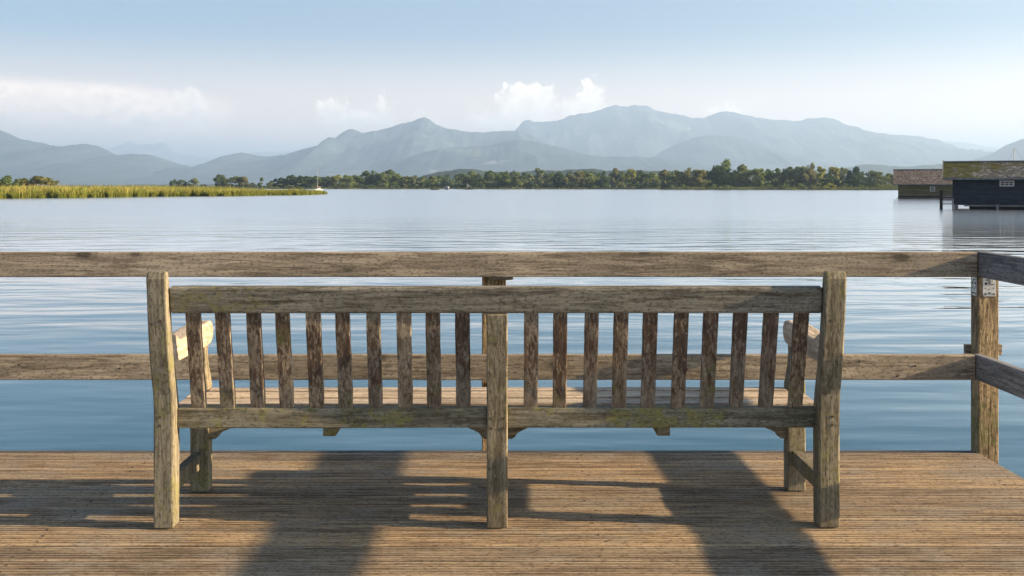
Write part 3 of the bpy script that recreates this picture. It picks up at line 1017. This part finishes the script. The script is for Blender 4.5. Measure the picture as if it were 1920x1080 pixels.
# reed bed on the left
def reed_mat():
    m = bpy.data.materials.new('reed_blades')
    m.use_nodes = True
    t = NT(m.node_tree)
    t.n.remove(t.n['Principled BSDF'])
    co = t.node('ShaderNodeTexCoord').outputs['Object']
    sp = t.node('ShaderNodeSeparateXYZ', {0: co})
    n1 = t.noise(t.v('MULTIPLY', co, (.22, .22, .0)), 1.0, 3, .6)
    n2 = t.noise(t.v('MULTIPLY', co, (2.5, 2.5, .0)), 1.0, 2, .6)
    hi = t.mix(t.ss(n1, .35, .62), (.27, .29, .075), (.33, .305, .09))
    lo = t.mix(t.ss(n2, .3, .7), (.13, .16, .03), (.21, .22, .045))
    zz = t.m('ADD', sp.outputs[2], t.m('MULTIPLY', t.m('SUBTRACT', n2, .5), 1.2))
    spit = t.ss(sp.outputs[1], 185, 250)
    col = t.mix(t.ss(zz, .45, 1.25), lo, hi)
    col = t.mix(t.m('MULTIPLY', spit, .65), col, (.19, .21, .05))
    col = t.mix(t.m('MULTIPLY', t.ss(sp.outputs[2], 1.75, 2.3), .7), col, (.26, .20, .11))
    d = t.node('ShaderNodeBsdfDiffuse', {'Color': col})
    tr = t.node('ShaderNodeBsdfTranslucent', {'Color': col})
    mx = t.node('ShaderNodeMixShader', {0: .3, 1: d.outputs[0], 2: tr.outputs[0]})
    t.l.new(mx.outputs[0], t.n['Material Output'].inputs['Surface'])
    return m


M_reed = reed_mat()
NE = [(-500, 376), (-200, 374), (0, 372.3), (150, 370.8), (300, 368.6), (400, 368), (480, 367), (560, 365.8), (592, 364.5), (606, 363)]
rg = random.Random(77)
mb = MB()
n = 0
while n < 62000:
    px = -260 + 868 * rg.random() ** .9
    D0 = dwater(interp(NE, px)) + mnoise.noise((px * .06, 0, 0)) * 3 + mnoise.noise((px * .013, 3, 0)) * 3
    depth = interp([(-260, 75), (100, 70), (320, 40), (420, 26), (540, 18), (590, 9), (606, 2)], px)
    D = D0 + depth * rg.random() ** 2.0
    x = at(px, D0) + (D - D0) * rg.uniform(-.3, .2)
    if mnoise.noise((x * .25, D * .12, 7)) < -.42 and D - D0 < 4:
        continue
    front = min(1, .45 + (D - D0) / 3.5)
    h = interp([(-260, 2.15), (250, 2.0), (330, 1.75), (450, 1.45), (540, 1.35), (590, 1.1), (606, .6)], px) * rg.uniform(.62, 1.08) * front
    h *= .9 + .22 * mnoise.noise((x * .35, D * .2, 2))
    if D - D0 > depth * .35 and px < 330 and rg.random() < .25:
        h *= 1.16
    if rg.random() < .03:
        h *= 1.3
    a = rg.random() * 3.14
    w = rg.uniform(.025, .06)
    lx, ly = rg.gauss(0, .16) * h, rg.gauss(0, .16) * h
    ca, sa = math.cos(a) * w, math.sin(a) * w
    mb.add([(x - ca, D - sa, -.25), (x + ca, D + sa, -.25), (x + ca * .9 + lx * .4, D + sa * .9 + ly * .4, h * .6), (x + lx, D + ly, h), (x - ca * .9 + lx * .4, D - sa * .9 + ly * .4, h * .6)], [(0, 1, 2, 3, 4)])
    n += 1
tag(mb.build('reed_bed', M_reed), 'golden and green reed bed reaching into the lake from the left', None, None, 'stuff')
# darker willow bush near the tip of the reeds
o = link(bpy.data.objects.new('shrub', shrub_me['olive']))
D = dwater(363)
o.location = (at(562, D), D, .0); o.scale = (3.2, 2.2, zat(350.5, D))
tag(o, 'low bush near the tip of the reed bed', 'shrub')

# ------------------------------------------------------------------ boathouses on the right
def shingle_mat(name, a, b, c, moss=None):
    m, t, p = new_mat(name)
    co = t.node('ShaderNodeTexCoord').outputs['Object']
    cell = t.node('ShaderNodeTexVoronoi', {'Vector': t.v('MULTIPLY', co, (4.5, 6.0, 9.0)), 'Scale': 1.0}).outputs['Color']
    sp = t.node('ShaderNodeSeparateColor', {0: cell})
    col = t.mix(sp.outputs[0], a, b)
    col = t.mix(t.ss(sp.outputs[1], .72, .80), col, c)
    if moss:
        nz = t.noise(co, .55, 4, .6)
        nf = t.noise(co, 5.0, 4, .65)
        sx = t.node('ShaderNodeSeparateXYZ', {0: co})
        mm = t.m('ADD', t.m('ADD', nz, t.m('MULTIPLY', nf, .5)), t.ss(sx.outputs[0], 9.0, -1.0, -.15, .13))
        col = t.mix(t.m('MULTIPLY', t.ss(mm, .64, .86), .9), col, moss)
    t.l.new(col, p.inputs['Base Color'])
    p.inputs['Roughness'].default_value = .95
    p.inputs['Specular IOR Level'].default_value = .15
    return m


M_sh1 = shingle_mat('mossy_shingles', (.11, .105, .095), (.18, .17, .155), (.30, .29, .265), (.105, .10, .022))
M_sh2 = shingle_mat('brown_shingles', (.16, .12, .09), (.24, .185, .145), (.36, .30, .245))
M_navy = wood('dark_blue_stained_boards', 'x', (.034, .048, .066), (.018, .026, .038), fibre=25, bump=.4)
M_brown = wood('olive_brown_boards', 'x', (.16, .14, .075), (.09, .08, .045), fibre=25, bump=.4)
M_darkband = simple('tarred_planks', (.03, .028, .024), .9, 0, .3, 3)
M_grey = simple('grey_timber', (.22, .22, .22), .85, 0, .4, 3)
M_white = simple('white_paint', (.55, .55, .53), .6, 0, .15, 6)
M_pane = simple('dark_window_glass', (.05, .06, .07), .08)


def boathouse(label, px, wl, rz, length, depth, zb, ze, zr, wallmat, shmat, window, over=.75, seed=1):
    D = dwater(wl)
    root = tag(empty('boathouse', (at(px, D), D, 0), rz), label, 'boathouse')
    rg = random.Random(seed)
    # wall core and lap boards on the lake side
    mb = MB()
    mb.box(.03, length, .03, depth, zb, ze)
    # gables close the roof
    for x in (.03, length - .05):
        prism(mb, [(.03, ze), (depth, ze), (depth / 2, zr - .12)], 'x', x, x + .05)
    wall = mb.build('wall', wallmat, root)
    nbd = 12
    hb = (ze - zb) / nbd
    for k in range(nbd):
        mb = MB()
        z0 = zb + k * hb
        prism(mb, [(.028, z0 - .01), (.028, z0 + hb - .004), (.006, z0 + hb - .004), (-.016 + rg.uniform(-.004, .004), z0 - .01)], 'x', 0, length)
        mb.build('board', wallmat, wall)
    # roof
    pitch = math.atan2(zr - ze, depth / 2)
    ov = .55
    zeave = ze - ov * math.tan(pitch)
    mb = MB()
    for sgn in (0, 1):
        yy = (-ov, depth / 2) if sgn == 0 else (depth + ov, depth / 2)
        pts = [(yy[0], zeave), (yy[1], zr), (yy[1], zr - .09), (yy[0], zeave - .09)]
        prism(mb, pts if sgn == 0 else pts[::-1], 'x', -over, length + over)
    roof = mb.build('roof', M_darkband, root)
    rows = 15
    mb = MB()
    sl = math.hypot(depth / 2 + ov, zr - zeave)
    dy, dz = (depth / 2 + ov) / sl, (zr - zeave) / sl
    for side in (0, 1):
        for r in range(rows if side == 0 else 4):
            nrow = rows if side == 0 else 4
            x = -over
            while x < length + over:
                w = rg.uniform(.14, .34)
                a = sl * r / nrow - rg.uniform(.0, .05)
                b = sl * (r + 1) / nrow + .03
                lift = rg.uniform(.025, .06)
                def P(xx, q, h):
                    y = -ov + dy * q - dz * h
                    z = zeave + dz * q + dy * h
                    return (xx, y if side == 0 else depth - y, z)
                x2 = min(x + w - .012, length + over)
                vs = [P(x, a, .005), P(x2, a, .005), P(x2, b, .003), P(x, b, .003), P(x, a, lift), P(x2, a, lift), P(x2, b, .012), P(x, b, .012)]
                fs = [(0, 3, 2, 1), (4, 5, 6, 7), (0, 1, 5, 4), (1, 2, 6, 5), (2, 3, 7, 6), (3, 0, 4, 7)]
                mb.add(vs, fs if side == 0 else [f[::-1] for f in fs])
                x += w
    s_ = mb.build('shingles', shmat, roof)
    s_['kind'] = 'stuff'
    mb = MB(); beam(mb, (-over - .03, depth / 2, zr + .03), (length + over, depth / 2, zr + .03), .22, .09, r=.02, step=.8, wob=.012)
    mb.build('ridge_board', M_grey, roof)
    mb = MB(); beam(mb, (-over, -ov - .02, zeave - .02), (length + over, -ov - .02, zeave - .02), .05, .17, r=.01, step=.8, wob=.006)
    mb.build('eaves_board', M_grey, roof)
    mb = MB()
    prism(mb, [(-ov - .05, zeave - .10), (-ov - .05, zeave + .12), (depth / 2, zr + .16), (depth / 2, zr - .10)], 'x', -over - .06, -over - .005)
    mb.build('verge_board', M_grey, roof)
    # window with panes
    wx0, wx1, wz0, wz1 = window
    win = empty('window', (0, 0, 0)); win.parent = root
    for a, b, c, d in ((wx0, wx1, wz0, wz0 + .07), (wx0, wx1, wz1 - .07, wz1), (wx0, wx0 + .08, wz0 + .07, wz1 - .07), (wx1 - .08, wx1, wz0 + .07, wz1 - .07)):
        mb = MB(); mb.box(a, b, -.060, -.012, c, d); mb.build('frame', M_white, win)
    for k in range(3):
        a = wx0 + .08 + (wx1 - wx0 - .16) * k / 3
        b = wx0 + .08 + (wx1 - wx0 - .16) * (k + 1) / 3
        mb = MB(); mb.box(a, b, -.034, -.020, wz0 + .07, wz1 - .07); mb.build('pane', M_pane, win)
        if k:
            mb = MB(); mb.box(a - .02, a + .02, -.056, -.0345, wz0 + .07, wz1 - .07); mb.build('muntin', M_white, win)
    zc = (wz0 + wz1) / 2
    mb = MB(); mb.box(wx0 + .08, wx1 - .08, -.050, -.0348, zc - .016, zc + .016); mb.build('muntin', M_white, win)
    return root


bh = boathouse('dark blue boarded boathouse with a mossy shingle roof at the right edge', 1786, 392, R(-23.5), 15.0, 4.9, .36, 2.86, 4.06, M_navy, M_sh1, (3.62, 4.72, 1.93, 2.40))
mb = MB(); beam(mb, (.9, -.16, .30), (15, -.16, .30), .16, .12, r=.01, step=.8)
mb.build('base_beam', M_grey, bh)
mb = MB(); mb.box(1.3, 15, .30, .36, -.6, .355)
mb.build('skirt_board', M_darkband, bh)
for x in (.25, 3.45, 6.7, 10.0, 13.2):
    mb = MB(); mb.tube((x, -.30, -2), (x, -.30, .42), .13, .12, 10)
    mb.build('pile', M_grey, bh)
for x in (.3, 5, 10, 14.5):
    mb = MB(); mb.tube((x, 4.4, -2), (x, 4.4, .40), .13, .12, 10)
    mb.build('pile', M_grey, bh)
b2 = boathouse('brown boathouse with a reddish shingle roof behind the dark one', 1684, 372.5, R(-20.0), 12.5, 5.4, .45, 2.62, 4.55, M_brown, M_sh2, (4.6, 5.3, 1.15, 1.85), .65, 2)
mb = MB(); mb.box(.0, 12.4, -.02, .02, .0, .44)
mb.build('splash_board', M_darkband, b2)
mb = MB(); beam(mb, (-.25, -.25, .10), (12.5, -.25, .10), .45, .10, r=.01, step=1)
mb.build('base_beam', M_grey, b2)

# landing stage beside the dark boathouse
Ds = dwater(392)
st = tag(empty('landing_stage', (at(1764, Ds), Ds, 0), R(-23.5)), 'small grey landing stage with railing left of the dark boathouse', 'landing stage')
mb = MB(); beam(mb, (-.05, .3, .44), (1.05, .3, .44), .9, .07, r=.01, step=.3); mb.build('platform', M_grey, st)
for x, y, zt, r in ((.03, -.1, 1.58, .13), (.95, -.1, .95, .07), (.03, .7, 1.3, .08)):
    mb = MB(); mb.tube((x, y, -2), (x, y, zt), r, r * .93, 10); mb.build('post', M_darkband if r > .1 else M_grey, st)
for z in (.78, 1.08):
    mb = MB(); beam(mb, (.16, .0, z), (.90, .0, z), .05, .08, r=.01, step=.3); mb.build('handrail', M_grey, st)


# ------------------------------------------------------------------ boats
def hull_mesh(mb, L, B, H, mi=0, draft=.25):
    rings = []
    for k in range(11):
        t = k / 10
        w = B / 2 * (math.sin(min(1, t * 1.35 + .28) * math.pi / 2) if t < .55 else math.cos((t - .55) / .45 * math.pi / 2) ** .7 + .01)
        y = (t - .5) * L
        sheer = H * (1 + .25 * (t - .4) ** 2 * 3)
        rings.append([(-w, y, sheer), (-w * .92, y, H * .3), (-w * .45, y, -draft * .7), (0, y, -draft), (w * .45, y, -draft * .7), (w * .92, y, H * .3), (w, y, sheer)])
    mb.loops(rings, mi)


def sailboat(px, wl, masttop, label, rz, L=6.2, sail=False, D=None):
    D = D or dwater(wl)
    r = tag(empty('sailboat', (at(px, D), D, 0), rz), label, 'sailboat')
    mb = MB(); hull_mesh(mb, L, 1.9 if not sail else 1.3, .5 if not sail else .4); mb.build('hull', M_white if not sail else M_darkband, r)
    if not sail:
        mb = MB(); prism(mb, [(-1.0, .6), (1.3, .6), (.9, 1.05), (-.8, 1.12)], 'x', -.6, .6); mb.build('cabin', M_white, r)
    zt = zat(masttop, D)
    mb = MB(); mb.tube((0, .7, .6), (0, .7, zt), .075, .05, 8); mb.build('mast', M_white, r)
    mb = MB(); mb.tube((0, .62, 1.5), (0, -2.2, 1.55), .05, .04, 6); mb.build('boom', M_grey, r)
    if not sail:
        mb = MB(); mb.tube((0, .5, 1.62), (0, -2.1, 1.66), .12, .09, 8); mb.build('furled_sail', simple('sail_cover', (.25, .12, .08), .9), r)
    mb = MB()
    mb.tube((0, L / 2 - .1, .75), (0, .7, zt - .1), .012, .012, 4); mb.tube((0, -L / 2 + .1, .7), (0, .7, zt - .05), .012, .012, 4)
    for s in (-1, 1):
        mb.tube((s * .95, .6, .65), (0, .7, zt * .75), .012, .012, 4)
    mb.build('rigging', M_grey, r)
    if sail:
        V = []
        for i in range(7):
            for j in range(5):
                a, b = i / 6, j / 4
                y = .6 - (2.6 * (1 - a)) * b
                V.append((.28 * math.sin(b * 3.0) * (1 - a * .6), y, 1.6 + (zt - 1.8) * a))
        F = [(i * 5 + j, i * 5 + j + 1, i * 5 + j + 6, i * 5 + j + 5) for i in range(6) for j in range(4)]
        mb = MB(); mb.add(V, F); mb.build('sail', simple('cream_sail', (.62, .50, .30), .9), r, True)
    return r


sailboat(597, 357.3, 315.5, 'white sailboat with bare mast moored off the reed tip', R(160))
sailboat(1914, 380, 277, 'sailboat whose mast shows above the dark boathouse roof', R(70), 6.5, False, 121)
sailboat(878, 355.4, 343.5, 'small boat with a cream sail before the far shore', R(60), 4.0, True)
D = dwater(355.6)
r = tag(empty('motor_boat', (at(838, D), D, 0), R(28)), 'boat under a pale canvas cover by the far trees', 'boat')
mb = MB(); hull_mesh(mb, 5.4, 2.0, .7); mb.build('hull', M_grey, r)
mb = MB()
mb.loops([[(1.0 * math.cos(a) * k, y, .7 + 1.35 * math.sin(a) * k) for a in [math.pi * i / 8 for i in range(9)]] for y, k in ((-2.2, .5), (-1.6, .9), (-.2, 1.0), (1.2, .85), (2.1, .4))])
mb.build('canvas_cover', simple('canvas', (.26, .27, .28), .9), r)
D = dwater(356.0)
r = tag(empty('rowing_boat', (at(816, D), D, 0), R(95)), 'low dark rowing boat in front of the far trees', 'boat')
mb = MB(); hull_mesh(mb, 4.6, 1.5, .5); mb.build('hull', simple('dark_hull', (.06, .04, .03), .6), r)
for y in (-.8, .6):
    mb = MB(); mb.box(-.6, .6, y, y + .25, .52, .58); mb.build('thwart', M_grey, r)
r = tag(empty('mooring_buoy', (at(656, dwater(357.6)), dwater(357.6), 0)), 'white mooring buoy off the far shore right of the mast', 'buoy')
mb = MB()
mb.loops([[(.28 * math.cos(a) * math.sin(q), .28 * math.sin(a) * math.sin(q), .2 - .28 * math.cos(q)) for a in [2 * math.pi * i / 12 for i in range(12)]] for q in [.15 + 2.84 * k / 7 for k in range(8)]])
mb.build('float', M_white, r, True)
mb = MB(); mb.tube((0, 0, .45), (0, 0, .95), .04, .03, 6); mb.build('pick_up_stick', M_grey, r)
